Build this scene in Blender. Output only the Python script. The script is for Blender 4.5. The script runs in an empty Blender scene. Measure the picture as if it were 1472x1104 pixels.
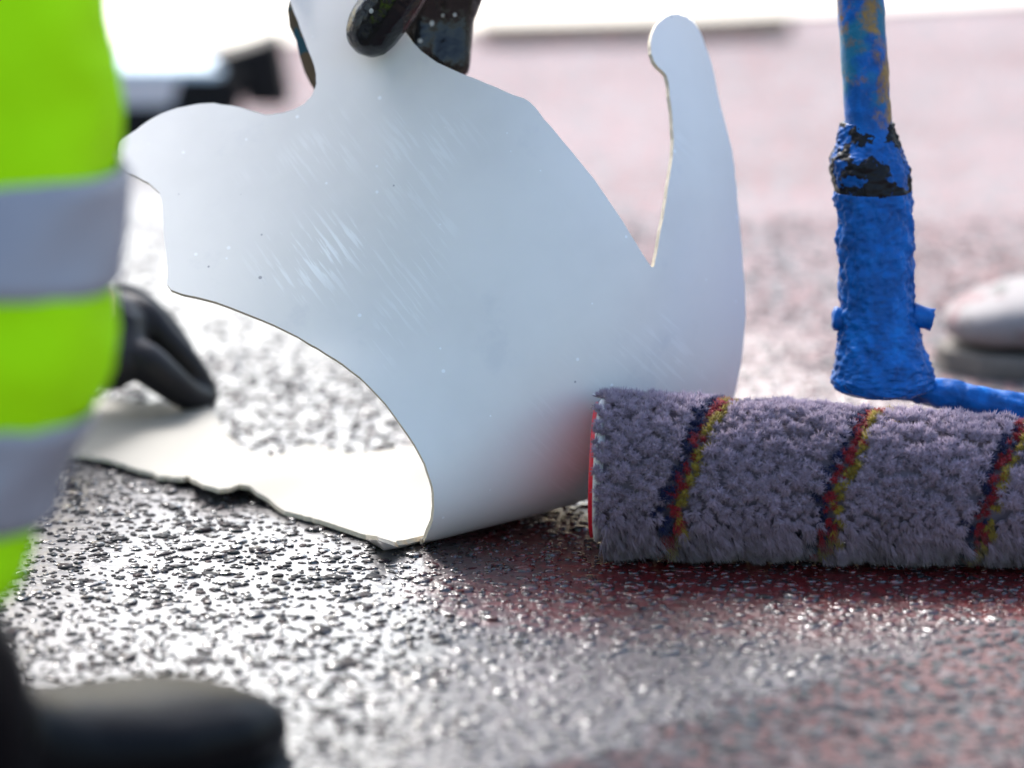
import bpy, bmesh, math, random
import numpy as np
from mathutils import Vector, Matrix, noise
from mathutils.geometry import delaunay_2d_cdt

random.seed(7); rng = np.random.default_rng(7)
S = bpy.context.scene
COL = S.collection
R = math.radians

# ------------------------------------------------------------------ camera
PITCH, CAMH, LENS = 13.0, 0.51, 135.0
FPX = LENS / 36.0 * 1472.0
cam_d = bpy.data.cameras.new('camera'); cam = bpy.data.objects.new('camera', cam_d)
COL.objects.link(cam); S.camera = cam
cam_d.lens = LENS; cam_d.sensor_width = 36.0; cam_d.clip_start = 0.05; cam_d.clip_end = 2000
cam.location = (0, 0, CAMH); cam.rotation_euler = (R(90 - PITCH), 0, 0)
cam_d.dof.use_dof = True; cam_d.dof.focus_distance = 1.885; cam_d.dof.aperture_fstop = 3.9
cam_d.dof.aperture_blades = 0

# ------------------------------------------------------------------ sky and sun
SUN_EL, SUN_AZ = 47.0, -25.0           # azimuth from +Y towards +X
w = bpy.data.worlds.new('World'); S.world = w; w.use_nodes = True
wn = w.node_tree
sky = wn.nodes.new('ShaderNodeTexSky'); sky.sky_type = 'NISHITA'; sky.sun_disc = False
sky.sun_elevation = R(SUN_EL); sky.sun_rotation = R(SUN_AZ)
sky.air_density = 1.5; sky.dust_density = 4.0; sky.ozone_density = 3.2
wn.links.new(sky.outputs[0], wn.nodes['Background'].inputs[0])
wn.nodes['Background'].inputs[1].default_value = 0.15
sun_d = bpy.data.lights.new('sun', 'SUN'); sun_d.energy = 2.4; sun_d.angle = R(16); sun_d.color = (1, .985, .985)
sun = bpy.data.objects.new('sun', sun_d); COL.objects.link(sun)
sdir = Vector((math.sin(R(SUN_AZ)) * math.cos(R(SUN_EL)), math.cos(R(SUN_AZ)) * math.cos(R(SUN_EL)), math.sin(R(SUN_EL))))
sun.rotation_euler = sdir.to_track_quat('Z', 'Y').to_euler()
sun.location = (-2, 3, 4)
S.view_settings.view_transform = 'Standard'; S.view_settings.look = 'None'
S.view_settings.exposure = 1.35; S.view_settings.gamma = 1.0

# ------------------------------------------------------------------ pixel helpers (photo pixels, 1472 x 1104)
def ray(px, py):
    a, b = (px - 736) / FPX, (552 - py) / FPX
    cp, sp = math.cos(R(PITCH)), math.sin(R(PITCH))
    return np.array([a, cp + b * sp, -sp + b * cp])
def on_z(px, py, z=0.0):
    d = ray(px, py); t = (z - CAMH) / d[2]
    return np.array([0, 0, CAMH]) + t * d
def on_y(px, py, y):
    d = ray(px, py); t = y / d[1]
    return np.array([0, 0, CAMH]) + t * d
def project(P):
    P = np.asarray(P); cp, sp = math.cos(R(PITCH)), math.sin(R(PITCH))
    z = P[..., 2] - CAMH
    f = P[..., 1] * cp - z * sp; u = P[..., 1] * sp + z * cp
    return 736 + FPX * P[..., 0] / f, 552 - FPX * u / f

# ------------------------------------------------------------------ object helpers
def tag(o, label=None, cat=None, group=None, kind=None):
    if label: o['label'] = label
    if cat: o['category'] = cat
    if group: o['group'] = group
    if kind: o['kind'] = kind
    return o
def empty(name, loc=(0, 0, 0)):
    o = bpy.data.objects.new(name, None); COL.objects.link(o); o.location = loc; o.empty_display_size = .05
    return o
def link(name, me, mats, parent=None, smooth=True, kind=None):
    o = bpy.data.objects.new(name, me); COL.objects.link(o)
    for m in (mats if isinstance(mats, (list, tuple)) else [mats]): me.materials.append(m)
    if smooth: me.polygons.foreach_set('use_smooth', [True] * len(me.polygons))
    if parent is not None:
        o.parent = parent
        off = Vector(parent.location); p = parent.parent
        while p is not None: off = off + p.location; p = p.parent
        o.location = -off
    if kind: o['kind'] = kind
    return o
def mesh_np(name, V, F, col=None):
    """mesh from numpy triangles; col = per-vertex rgb"""
    me = bpy.data.meshes.new(name)
    V = np.asarray(V, np.float32); F = np.asarray(F, np.int32); k = F.shape[1]
    me.vertices.add(len(V)); me.vertices.foreach_set('co', V.ravel())
    me.loops.add(F.size); me.loops.foreach_set('vertex_index', F.ravel())
    me.polygons.add(len(F)); me.polygons.foreach_set('loop_start', np.arange(0, F.size, k, dtype=np.int32))
    me.update(calc_edges=True)
    if col is not None:
        a = me.attributes.new('tint', 'FLOAT_COLOR', 'POINT')
        c = np.ones((len(V), 4), np.float32); c[:, :3] = col; a.data.foreach_set('color', c.ravel())
    return me
def mesh_py(name, V, F):
    me = bpy.data.meshes.new(name); me.from_pydata([tuple(v) for v in V], [], F); me.update(); return me
def loft(rings, cap=True):
    """rings: list of (n,3) arrays"""
    n = len(rings[0]); V = np.concatenate(rings); F = []
    for i in range(len(rings) - 1):
        for j in range(n):
            k = (j + 1) % n
            F.append((i * n + j, i * n + k, (i + 1) * n + k, (i + 1) * n + j))
    if cap:
        F.append(tuple(range(n - 1, -1, -1))); F.append(tuple((len(rings) - 1) * n + j for j in range(n)))
    return V, F
def frames(pts):
    pts = [Vector(p) for p in pts]; out = []; prev = None
    for i, p in enumerate(pts):
        t = (pts[min(i + 1, len(pts) - 1)] - pts[max(i - 1, 0)]).normalized()
        if prev is None:
            x = t.orthogonal().normalized()
        else:
            x = (prev - t * prev.dot(t)).normalized()
        prev = x; out.append((p, x, t.cross(x)))
    return out
def tube(pts, radii, n=16):
    if not hasattr(radii, '__len__'): radii = [radii] * len(pts)
    rings = []
    for (p, x, y), r in zip(frames(pts), radii):
        rings.append(np.array([p + (x * math.cos(2 * math.pi * j / n) + y * math.sin(2 * math.pi * j / n)) * r for j in range(n)]))
    return loft(rings)
def smooth_path(pts, m=6):
    P = [np.array(p, float) for p in pts]; out = []
    for i in range(len(P) - 1):
        p0, p1, p2, p3 = P[max(i - 1, 0)], P[i], P[i + 1], P[min(i + 2, len(P) - 1)]
        for k in range(m):
            t = k / m
            out.append(.5 * ((2 * p1) + (-p0 + p2) * t + (2 * p0 - 5 * p1 + 4 * p2 - p3) * t * t + (-p0 + 3 * p1 - 3 * p2 + p3) * t ** 3))
    out.append(P[-1]); return out
def join(parts):
    V, F, o = [], [], 0
    for v, f in parts:
        V.extend([tuple(x) for x in v]); F.extend([tuple(i + o for i in q) for q in f]); o += len(v)
    return V, F
def ico(sub=1):
    bm = bmesh.new(); bmesh.ops.create_icosphere(bm, subdivisions=sub, radius=1)
    V = np.array([v.co[:] for v in bm.verts]); F = np.array([[v.index for v in f.verts] for f in bm.faces]); bm.free()
    return V, F
ICO2 = ico(2); ICO1 = ico(1)
def chain(pts, m=3):
    """sphere swept tapered limb: pts = [(x,y,z,r), ...]"""
    P = smooth_path(pts, m); parts = []
    for p in P: parts.append((ICO2[0] * p[3] + p[:3], [tuple(f) for f in ICO2[1]]))
    for a, b in zip(P[:-1], P[1:]):
        if np.linalg.norm(a[:3] - b[:3]) > 1e-5: parts.append(tube([a[:3], b[:3]], [a[3] * .985, b[3] * .985], 14))
    return join(parts)
def ellipsoid(c, r, rot=None):
    V = ICO2[0] * np.array(r)
    if rot is not None: V = V @ np.array(rot).T
    return V + np.array(c), [tuple(f) for f in ICO2[1]]
def fused(name, parts, mat, parent, voxel, smooth=6, disp=None):
    V, F = join(parts)
    o = link(name, mesh_py(name, V, F), mat, parent)
    m = o.modifiers.new('fuse', 'REMESH'); m.mode = 'VOXEL'; m.voxel_size = voxel; m.use_smooth_shade = True
    m = o.modifiers.new('relax', 'SMOOTH'); m.factor = .5; m.iterations = smooth
    if disp:
        tex = bpy.data.textures.new(name + '_folds', 'CLOUDS'); tex.noise_scale = disp[1]; tex.noise_depth = 2
        d = o.modifiers.new('folds', 'DISPLACE'); d.texture = tex; d.strength = disp[0]; d.texture_coords = 'GLOBAL'; d.mid_level = .5
    return o
def box(c, s, rz=0.0):
    c = np.array(c); s = np.array(s) / 2
    V = np.array([(x, y, z) for x in (-1, 1) for y in (-1, 1) for z in (-1, 1)], float) * s
    ca, sa = math.cos(rz), math.sin(rz)
    V = np.stack([V[:, 0] * ca - V[:, 1] * sa, V[:, 0] * sa + V[:, 1] * ca, V[:, 2]], 1) + c
    return V, [(0, 1, 3, 2), (4, 6, 7, 5), (0, 4, 5, 1), (2, 3, 7, 6), (0, 2, 6, 4), (1, 5, 7, 3)]
def bevel(o, wd, seg=2):
    m = o.modifiers.new('bevel', 'BEVEL'); m.width = wd; m.segments = seg; m.limit_method = 'ANGLE'
    return o

# ------------------------------------------------------------------ materials
class NT:
    def __init__(s, name):
        s.m = bpy.data.materials.new(name); s.m.use_nodes = True; s.t = s.m.node_tree
        s.p = s.t.nodes['Principled BSDF']
    def n(s, typ, **kw):
        x = s.t.nodes.new(typ)
        for k, v in kw.items(): setattr(x, k, v)
        return x
    def l(s, a, b): s.t.links.new(a, b)
    def set(s, **kw):
        for k, v in kw.items():
            i = s.p.inputs[k.replace('_', ' ')]
            if hasattr(v, 'is_linked'): s.l(v, i)
            else: i.default_value = (*v, 1) if isinstance(v, tuple) and len(v) == 3 else v
        return s
    def math(s, op, a, b=None, c=None, clamp=False):
        x = s.n('ShaderNodeMath', operation=op); x.use_clamp = clamp
        for i, v in enumerate((a, b, c)):
            if v is None: continue
            if hasattr(v, 'is_linked'): s.l(v, x.inputs[i])
            else: x.inputs[i].default_value = v
        return x.outputs[0]
    def pos(s):
        return s.n('ShaderNodeNewGeometry').outputs['Position']
    def noise(s, scale, detail=3, rough=.55, vec=None, dist=0):
        x = s.n('ShaderNodeTexNoise'); x.inputs['Scale'].default_value = scale; x.inputs['Detail'].default_value = detail
        x.inputs['Roughness'].default_value = rough; x.inputs['Distortion'].default_value = dist
        s.l(vec if vec is not None else s.pos(), x.inputs['Vector']); return x.outputs['Fac']
    def voro(s, scale, out='Distance', vec=None):
        x = s.n('ShaderNodeTexVoronoi'); x.inputs['Scale'].default_value = scale
        s.l(vec if vec is not None else s.pos(), x.inputs['Vector']); return x.outputs[out]
    def ramp(s, fac, stops):
        x = s.n('ShaderNodeValToRGB'); e = x.color_ramp.elements
        while len(e) < len(stops): e.new(.5)
        for i, (p, c) in enumerate(stops):
            e[i].position = p; e[i].color = (*c, 1) if isinstance(c, tuple) else (c, c, c, 1)
        s.l(fac, x.inputs[0]); return x.outputs[0]
    def mix(s, fac, a, b, mode='MIX'):
        x = s.n('ShaderNodeMix', data_type='RGBA', blend_type=mode)
        for i, v in ((0, fac), (6, a), (7, b)):
            if hasattr(v, 'is_linked'): s.l(v, x.inputs[i])
            else: x.inputs[i].default_value = (*v, 1) if isinstance(v, tuple) else v
        return x.outputs[2]
    def step(s, v, lo, hi):
        x = s.n('ShaderNodeMapRange', interpolation_type='SMOOTHSTEP')
        s.l(v, x.inputs[0]); x.inputs[1].default_value = lo; x.inputs[2].default_value = hi
        return x.outputs[0]
    def bump(s, h, strength, dist, normal=None):
        x = s.n('ShaderNodeBump'); x.inputs['Strength'].default_value = strength; x.inputs['Distance'].default_value = dist
        s.l(h, x.inputs['Height'])
        if normal is not None: s.l(normal, x.inputs['Normal'])
        s.l(x.outputs[0], s.p.inputs['Normal']); return x.outputs[0]
def simple(name, base, rough=.5, metal=0.0, coat=0.0, var=0.0, scale=30, bump=None, spec=.5):
    m = NT(name)
    if var:
        m.set(Base_Color=m.mix(m.noise(scale, 4), tuple(c * (1 - var) for c in base), tuple(min(1, c * (1 + var)) for c in base)))
    else: m.set(Base_Color=base)
    m.set(Roughness=rough, Metallic=metal, Coat_Weight=coat, Specular_IOR_Level=spec)
    if bump: m.bump(m.noise(bump[0], 4), bump[1], bump[2])
    return m.m

def wet_masks(m):
    """wet film and red paint laid out on the road, in metres"""
    p = m.pos(); sp = m.n('ShaderNodeSeparateXYZ'); m.l(p, sp.inputs[0]); X, Y = sp.outputs[0], sp.outputs[1]
    n1 = m.noise(14, 4, .6); n2 = m.noise(70, 3)
    wob = m.math('ADD', m.math('MULTIPLY', m.math('SUBTRACT', n1, .5), .16), m.math('MULTIPLY', m.math('SUBTRACT', n2, .5), .06))
    # dry in front of the line y = 1.506 + .94 (x - .01)
    e = m.math('SUBTRACT', m.math('SUBTRACT', Y, m.math('MULTIPLY', X, .94)), 1.497)
    w1 = m.step(m.math('ADD', e, wob), -.008, .012)
    far = m.math('ADD', m.math('ADD', Y, m.math('MULTIPLY', X, 1.7)), m.math('MULTIPLY', wob, 2.0))
    w2 = m.math('SUBTRACT', 1.0, m.step(far, 2.45, 2.75))
    wet = m.math('MULTIPLY', w1, w2)
    red = m.math('MULTIPLY', m.step(m.math('ADD', X, m.math('MULTIPLY', wob, 1.0)), -.07, .02), m.math('ADD', m.math('MULTIPLY', m.step(m.math('ADD', Y, wob), 1.66, 1.76), .85), .15))
    zone = m.step(m.math('ADD', X, m.math('MULTIPLY', wob, 1.0)), -.09, .0)
    return wet, red, zone, m.step(Y, 1.85, 2.35)  # last mask: far road, whose glare is painted as paler dry colour

def road_material():
    m = NT('red_road_surface'); wet, red, zone, far_glare = wet_masks(m)
    fine = m.noise(330, 4, .6); mid = m.noise(120, 3)
    big = m.noise(3.0, 4)
    dry = m.ramp(fine, [(.3, (.125, .072, .070)), (.5, (.21, .125, .122)), (.7, (.30, .20, .198))])
    dry = m.mix(m.step(big, .35, .65), dry, m.mix(.35, dry, (.42, .34, .35)))
    vo = m.voro(150, 'Color'); sx = m.n('ShaderNodeSeparateColor'); m.l(vo, sx.inputs[0])
    chip = m.ramp(sx.outputs[0], [(0, (.13, .135, .14)), (.5, (.20, .202, .206)), (1, (.31, .28, .28))])
    dry = m.mix(m.step(sx.outputs[1], .5, .6), dry, chip)
    dry = m.mix(far_glare, m.mix(1.0, dry, (.66, .60, .58), 'MULTIPLY'), dry)  # near dry road darkened, far left pale: grazing glare put into the colour
    wr = m.ramp(mid, [(.3, (.03, .003, .004)), (.7, (.17, .007, .009))])
    wd = m.ramp(mid, [(.3, (.03, .032, .036)), (.7, (.10, .09, .095))])
    wetc = m.mix(red, wd, wr)
    m.set(Base_Color=m.mix(wet, dry, wetc))
    rr = m.math('ADD', m.math('MULTIPLY', wet, -.55), .85)
    m.set(Specular_IOR_Level=m.math('ADD', m.math('MULTIPLY', wet, .35), .15), Roughness=rr, IOR=1.5, Coat_Weight=m.math('MULTIPLY', wet, 1.0), Coat_Roughness=.32, Coat_IOR=1.6)
    h = m.math('ADD', m.math('MULTIPLY', fine, .5), mid)
    m.bump(m.mix(wet, h, m.math('ADD', m.math('MULTIPLY', mid, .6), m.math('MULTIPLY', m.noise(230, 2), m.math('ADD', .35, m.math('MULTIPLY', zone, .8))))), 1.0, .0025)
    return m.m
def stone_material():
    m = NT('road_chippings'); wet, red, zone, far_glare = wet_masks(m)
    a = m.n('ShaderNodeAttribute'); a.attribute_name = 'tint'
    oi = m.n('ShaderNodeObjectInfo')
    base = a.outputs['Color']
    n = m.noise(260, 4); n2 = m.noise(420, 3)
    base = m.mix(m.step(n, .5, .62), base, (.16, .088, .084))
    wetb = m.mix(m.math('MULTIPLY', red, m.step(n, .42, .6)), m.mix(.85, base, (.003, .003, .006)), (.12, .007, .008))
    m.set(Base_Color=m.mix(wet, base, wetb))
    sh = m.step(m.math('ADD', m.noise(190, 2), m.math('MULTIPLY', zone, .16)), .50, .58)
    film = m.math('MULTIPLY', wet, m.math('ADD', m.math('MULTIPLY', sh, .85), .08))
    m.set(Roughness=m.math('ADD', m.math('MULTIPLY', film, -.62), .82), IOR=1.5,
          Specular_IOR_Level=m.math('ADD', m.math('MULTIPLY', film, .35), .10), Coat_Weight=film, Coat_Roughness=.18, Coat_IOR=1.6)
    bo = m.bump(m.math('ADD', n, m.math('MULTIPLY', n2, .6)), .8, .0014)
    m.l(m.math('ADD', .55, m.math('MULTIPLY', zone, .45)), bo.node.inputs['Strength'])
    return m.m

def plastic_sheet(name, base, specks=True):
    m = NT(name); p = m.pos()
    # scattered paint specks, rub marks and soft stains
    v = m.n('ShaderNodeTexVoronoi'); v.inputs['Scale'].default_value = 120; m.l(p, v.inputs['Vector'])
    sc = m.n('ShaderNodeSeparateColor'); m.l(v.outputs['Color'], sc.inputs[0])
    size = m.math('MULTIPLY', m.math('SUBTRACT', sc.outputs[0], .42), .24)
    dot = m.step(m.math('SUBTRACT', size, v.outputs['Distance']), 0.0, .03)
    stain = m.noise(9, 5, .6)
    sx = m.n('ShaderNodeSeparateXYZ'); m.l(p, sx.inputs[0]); cb = m.n('ShaderNodeCombineXYZ')
    m.l(m.math('ADD', m.math('MULTIPLY', sx.outputs[0], 26), m.math('MULTIPLY', sx.outputs[2], -30)), cb.inputs[0])
    m.l(m.math('ADD', m.math('MULTIPLY', sx.outputs[0], 330), m.math('MULTIPLY', sx.outputs[2], 290)), cb.inputs[1])
    scr = m.noise(1.0, 3, .6, cb.outputs[0])
    dn = m.n('ShaderNodeVectorMath', operation='DISTANCE'); m.l(p, dn.inputs[0]); dn.inputs[1].default_value = (-.098, 1.89, .135)
    zone = m.math('ADD', m.math('MULTIPLY', m.math('SUBTRACT', 1.0, m.step(m.math('ADD', dn.outputs['Value'], m.math('MULTIPLY', m.noise(40, 2), .03)), .025, .055)), .9), m.math('MULTIPLY', m.step(m.noise(13, 2), .56, .7), .35))
    c = m.mix(m.step(stain, .35, .75), base, tuple(x * .90 for x in base)); c = m.mix(m.math('MULTIPLY', m.step(m.noise(24, 5, .65), .58, .72), .35), c, (.66, .65, .66))
    c = m.mix(m.math('MULTIPLY', m.math('MULTIPLY', zone, m.step(scr, .52, .60)), .9), c, (1.0, .99, .97))
    dc = m.mix(m.step(sc.outputs[1], .80, .82), (1.0, 1.0, 1.0), (.36, .34, .36))
    if specks: c = m.mix(m.math('MULTIPLY', dot, .9), c, dc)
    m.set(Base_Color=c, Roughness=m.math('ADD', m.math('MULTIPLY', stain, .12), .26), IOR=1.48, Specular_IOR_Level=.5)
    m.set(Subsurface_Weight=0.0)
    m.bump(m.math('ADD', dot, m.math('MULTIPLY', m.noise(60, 3), .25)), .12, .0008)
    return m.m
def pile_material(name):
    m = NT(name); a = m.n('ShaderNodeAttribute'); a.attribute_name = 'tint'
    m.set(Base_Color=a.outputs['Color'], Roughness=.92, Specular_IOR_Level=.12, Sheen_Weight=.25, Sheen_Roughness=.5)
    return m.m
def blue_paint(name, mode):
    m = NT(name); p = m.pos()
    n = m.noise(90, 4, .6); f = m.noise(420, 3)
    c = m.ramp(n, [(.3, (.001, .05, .20)), (.55, (.0016, .10, .38)), (.8, (.004, .17, .55))])
    ro = .38
    if mode == 'black':
        patch = m.step(m.noise(45, 4, .6),   .465, .495)
        c = m.mix(patch, c, (.006, .006, .008))
    if mode == 'pole':
        n3 = m.noise(55, 5, .65); n4 = m.noise(30, 4, .6)
        metal = m.ramp(n3, [(.35, (.04, .06, .035)), (.5, (.19, .10, .03)), (.7, (.32, .20, .06))])
        sp = m.n('ShaderNodeSeparateXYZ'); m.l(p, sp.inputs[0])
        k = m.math('ADD', m.math('MULTIPLY', m.math('SUBTRACT', sp.outputs[2], .232), 5.0), m.math('MULTIPLY', m.math('SUBTRACT', n3, .5), 1.5))
        k = m.math('ADD', k, m.math('MULTIPLY', m.math('SUBTRACT', n4, .5), 1.0))
        c = m.mix(m.step(m.noise(38, 3), .45, .6), c, (.012, .14, .24)); c = m.mix(m.step(k, -.03, .22), c, metal)
    m.set(Base_Color=c, Roughness=ro, Specular_IOR_Level=.2)
    m.bump(m.math('ADD', m.math('MULTIPLY', f, .5), n), .5, .0015)
    return m.m
def fluorescent(name):
    m = NT(name)
    w1 = m.noise(900, 2)
    c = m.mix(m.noise(7, 4), (.40, .90, .002), (.54, .96, .004))
    m.set(Base_Color=c, Roughness=.8, Specular_IOR_Level=.1)
    m.bump(m.math('ADD', m.math('MULTIPLY', w1, .2), m.math('MULTIPLY', m.noise(13, 3), 1.6)), .6, .014)
    return m.m

M = dict(
    road=road_material(), stone=stone_material(),
    sheet=plastic_sheet('white_plastic_sheet', (.85, .82, .785)),
    sheet_back=simple('dimmed_cream_underside', (.25, .236, .20), .55, var=.07, scale=20, bump=(300, .1, .0004)),  # shaded tone put into the colour; keeps the sunlit flap from burning out
    sheet_edge=simple('sawn_sheet_edge', (.62, .55, .44), .8, var=.25, scale=500, bump=(900, .6, .0006)),
    pile=pile_material('woven_pile'),
    backing=simple('white_backing', (.72, .70, .68), .85, var=.12, scale=300, bump=(700, .5, .0006)),
    pilebase=simple('matted_pile_base', (.20, .165, .21), .95),
    redplast=simple('red_plastic', (.75, .010, .03), .32),
    core=simple('grey_core', (.25, .24, .26), .7),
    blue=blue_paint('caked_blue_paint', 'full'), blueblack=blue_paint('blue_paint_over_black', 'black'), pole=blue_paint('paint_spattered_pole', 'pole'),
    hivis=fluorescent('fluorescent_yellow_cloth'),
    tape=simple('reflective_tape', (.29, .285, .315), .5, metal=.2, var=.1, scale=40, bump=(40, .2, .004)),
    oldsole=simple('worn_shoe_sole', (.13, .115, .10), .85, var=.4, scale=60),
    greytrouser=simple('grey_cloth', (.22, .22, .23), .85, bump=(60, .3, .003)),  # unseen trouser parts, greyed to cut green bounce and lighten the stencil
    greycloth=simple('pale_grey_cloth', (.55, .55, .56), .85, bump=(60, .3, .003)),  # unseen workers' clothes, made pale to bounce neutral fill onto the stencil
    navy=simple('navy_cloth', (.010, .012, .025), .85, bump=(60, .3, .003)),
    leather=simple('black_boot_leather', (.003, .003, .004), .36, var=.3, scale=60, bump=(160, .25, .001), spec=.08),
    rubber=simple('black_rubber', (.015, .015, .015), .8),
    glove=simple('black_nitrile_glove', (.003, .003, .0035), .24, bump=(45, .35, .003), spec=.4),
    gloveold=None,
    glovem=simple('black_matt_glove', (.006, .0055, .008), .5, bump=(70, .3, .002), spec=.35),
    skin=simple('skin', (.55, .33, .24), .5, var=.1),
    helmet=simple('white_helmet_shell', (.8, .8, .78), .3),
    white=simple('white_road_paint', (.80, .73, .60), .55, var=.05, scale=8, bump=(200, .4, .002)),
    blackplast=simple('black_plastic', (.006, .006, .007), .6, var=.2, spec=.2),
    tubwhite=simple('white_tub', (.72, .70, .74), .45, var=.06),
    lid=simple('pale_blue_lid', (.50, .62, .70), .45),
    wood=simple('weathered_lath', (.10, .065, .045), .8, var=.3, scale=40),
)

def specked_glove():
    m = NT('black_wet_glove'); v = m.n('ShaderNodeTexVoronoi'); v.inputs['Scale'].default_value = 170; m.l(m.pos(), v.inputs['Vector'])
    c = m.n('ShaderNodeSeparateColor'); m.l(v.outputs['Color'], c.inputs[0])
    dot = m.step(m.math('SUBTRACT', m.math('MULTIPLY', m.math('SUBTRACT', c.outputs[0], .82), 1.6), v.outputs['Distance']), 0, .05)
    m.set(Base_Color=m.mix(m.math('MULTIPLY', dot, .8), (.003, .003, .0035), (.5, .52, .5)), Roughness=m.math('ADD', m.math('MULTIPLY', m.noise(60, 3), .25), .12), Specular_IOR_Level=.45)
    m.bump(m.math('ADD', dot, m.math('ADD', m.noise(55, 3), m.math('MULTIPLY', m.noise(220, 3), .3))), .45, .003); return m.m
M['glove'] = specked_glove(); del M['gloveold']
# ================================================================== SETTING
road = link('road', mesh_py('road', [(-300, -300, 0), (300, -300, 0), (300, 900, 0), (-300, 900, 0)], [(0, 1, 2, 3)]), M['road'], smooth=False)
tag(road, 'dark red road surface of embedded chippings, partly wet', 'road', kind='structure')
A, B = on_z(120, 78), on_z(1472, 2)
d = (B - A) / np.linalg.norm(B - A); nn = np.array([-d[1], d[0], 0])
A -= d * 3; B += d * 3
mk = link('road_marking', mesh_py('road_marking', [A + (0, 0, .004), B + (0, 0, .004), B + nn * 2.6 + (0, 0, .004), A + nn * 2.6 + (0, 0, .004)], [(0, 1, 2, 3)]), M['white'], road, smooth=False)
mk['kind'] = 'structure'

# chippings: flattened stones half sunk in the road
def make_stones():
    XY = []
    gx, gy = .0046, .0050
    rows = int((2.75 - 1.36) / gy)
    for i in range(rows):
        y = 1.36 + i * gy
        if y > 2.3 and i % 2: continue
        hw = (y * 1.03 + .05) * 752 / FPX + .015
        k = int(2 * hw / gx)
        x = -hw + (np.arange(k) + (.5 if i % 2 else 0)) * gx
        XY.append(np.stack([x, np.full(k, y)], 1))
    XY = np.concatenate(XY); XY += rng.normal(0, .0015, XY.shape)
    keep = rng.random(len(XY)) < .70
    return XY[keep]
XY = make_stones(); N = len(XY)
# stone prototypes: dome of 2 rings + top
def stone_proto():
    n = 7; V = []; ph = rng.random() * 6.28
    rad = 1 + rng.normal(0, .16, n)
    for k, (rr, zz) in enumerate(((1.0, -.25), (.92, .55), (.62, .92))):
        for j in range(n):
            a = ph + 2 * math.pi * j / n
            q = rr * rad[j] * (1 + rng.normal(0, .05))
            V.append((q * math.cos(a), q * math.sin(a), zz + rng.normal(0, .06)))
    V.append((rng.normal(0, .1), rng.normal(0, .1), 1.0)); F = []
    for k in range(2):
        for j in range(n):
            a, b, c, e = k * n + j, k * n + (j + 1) % n, (k + 1) * n + (j + 1) % n, (k + 1) * n + j
            F += [(a, b, c), (a, c, e)]
    for j in range(n): F.append((2 * n + j, 2 * n + (j + 1) % n, 3 * n))
    return np.array(V), np.array(F)
protos = [stone_proto() for _ in range(12)]
size = np.clip(rng.lognormal(math.log(.0017), .45, N), .0008, .0046)
asp = rng.uniform(.7, 1.25, N); rot = rng.random(N) * 6.283
hgt = size * rng.uniform(.16, .42, N)
tints = np.array([(.06, .17, .14), (.17, .19, .19), (.24, .25, .25), (.10, .11, .12), (.30, .27, .27), (.13, .16, .15), (.36, .22, .20), (.05, .05, .055)])
tints *= .62
tcol = tints[rng.choice(len(tints), N, p=[.0, .22, .18, .21, .08, .13, .08, .10])] * rng.uniform(.75, 1.2, (N, 1))
big = size * asp
vis = (XY[:, 1] > 1.56) & (XY[:, 1] < 1.82)
px_, py_ = project(np.stack([XY[:, 0], XY[:, 1], np.zeros(N)], 1))
vis &= (px_ > 60) & (px_ < 1470) & (py_ > 815) & (py_ < 1080)
order = np.argsort(np.where(vis, -size, 0)); solo = set(order[:300].tolist())
pid = rng.integers(0, 12, N)
Vs, Fs, Cs, off = [], [], [], 0
for t in range(12):
    idx = np.array([i for i in np.nonzero(pid == t)[0] if i not in solo])
    pv, pf = protos[t]
    ca, sa = np.cos(rot[idx])[:, None], np.sin(rot[idx])[:, None]
    sx, sy = (size * asp)[idx][:, None], (size / asp)[idx][:, None]
    x = pv[None, :, 0] * sx; y = pv[None, :, 1] * sy
    V = np.stack([x * ca - y * sa + XY[idx, 0][:, None], x * sa + y * ca + XY[idx, 1][:, None], pv[None, :, 2] * hgt[idx][:, None] + .0002], 2)
    F = pf[None] + (np.arange(len(idx)) * len(pv))[:, None, None] + off
    Vs.append(V.reshape(-1, 3)); Fs.append(F.reshape(-1, 3)); Cs.append(np.repeat(tcol[idx], len(pv), 0)); off += V.shape[0] * V.shape[1]
link('chippings', mesh_np('chippings', np.concatenate(Vs), np.concatenate(Fs), np.concatenate(Cs)), M['stone'], road, kind='stuff')
solo_mesh = {}; tints = tints[1:]
for i in sorted(solo):
    key = (pid[i], int(rng.integers(0, 3)))
    if key not in solo_mesh:
        pv, pf = protos[key[0]]
        me = mesh_np('stone', pv, pf, np.tile(tints[int(rng.integers(0, 5))], (len(pv), 1)))
        me.materials.append(M['stone']); me.polygons.foreach_set('use_smooth', [True] * len(me.polygons)); solo_mesh[key] = me
    o = bpy.data.objects.new('stone', solo_mesh[key]); COL.objects.link(o); o.parent = road
    o.location = (XY[i, 0], XY[i, 1], .0002); o.rotation_euler = (0, 0, rot[i]); o.scale = (size[i] * asp[i], size[i] / asp[i], hgt[i])

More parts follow.
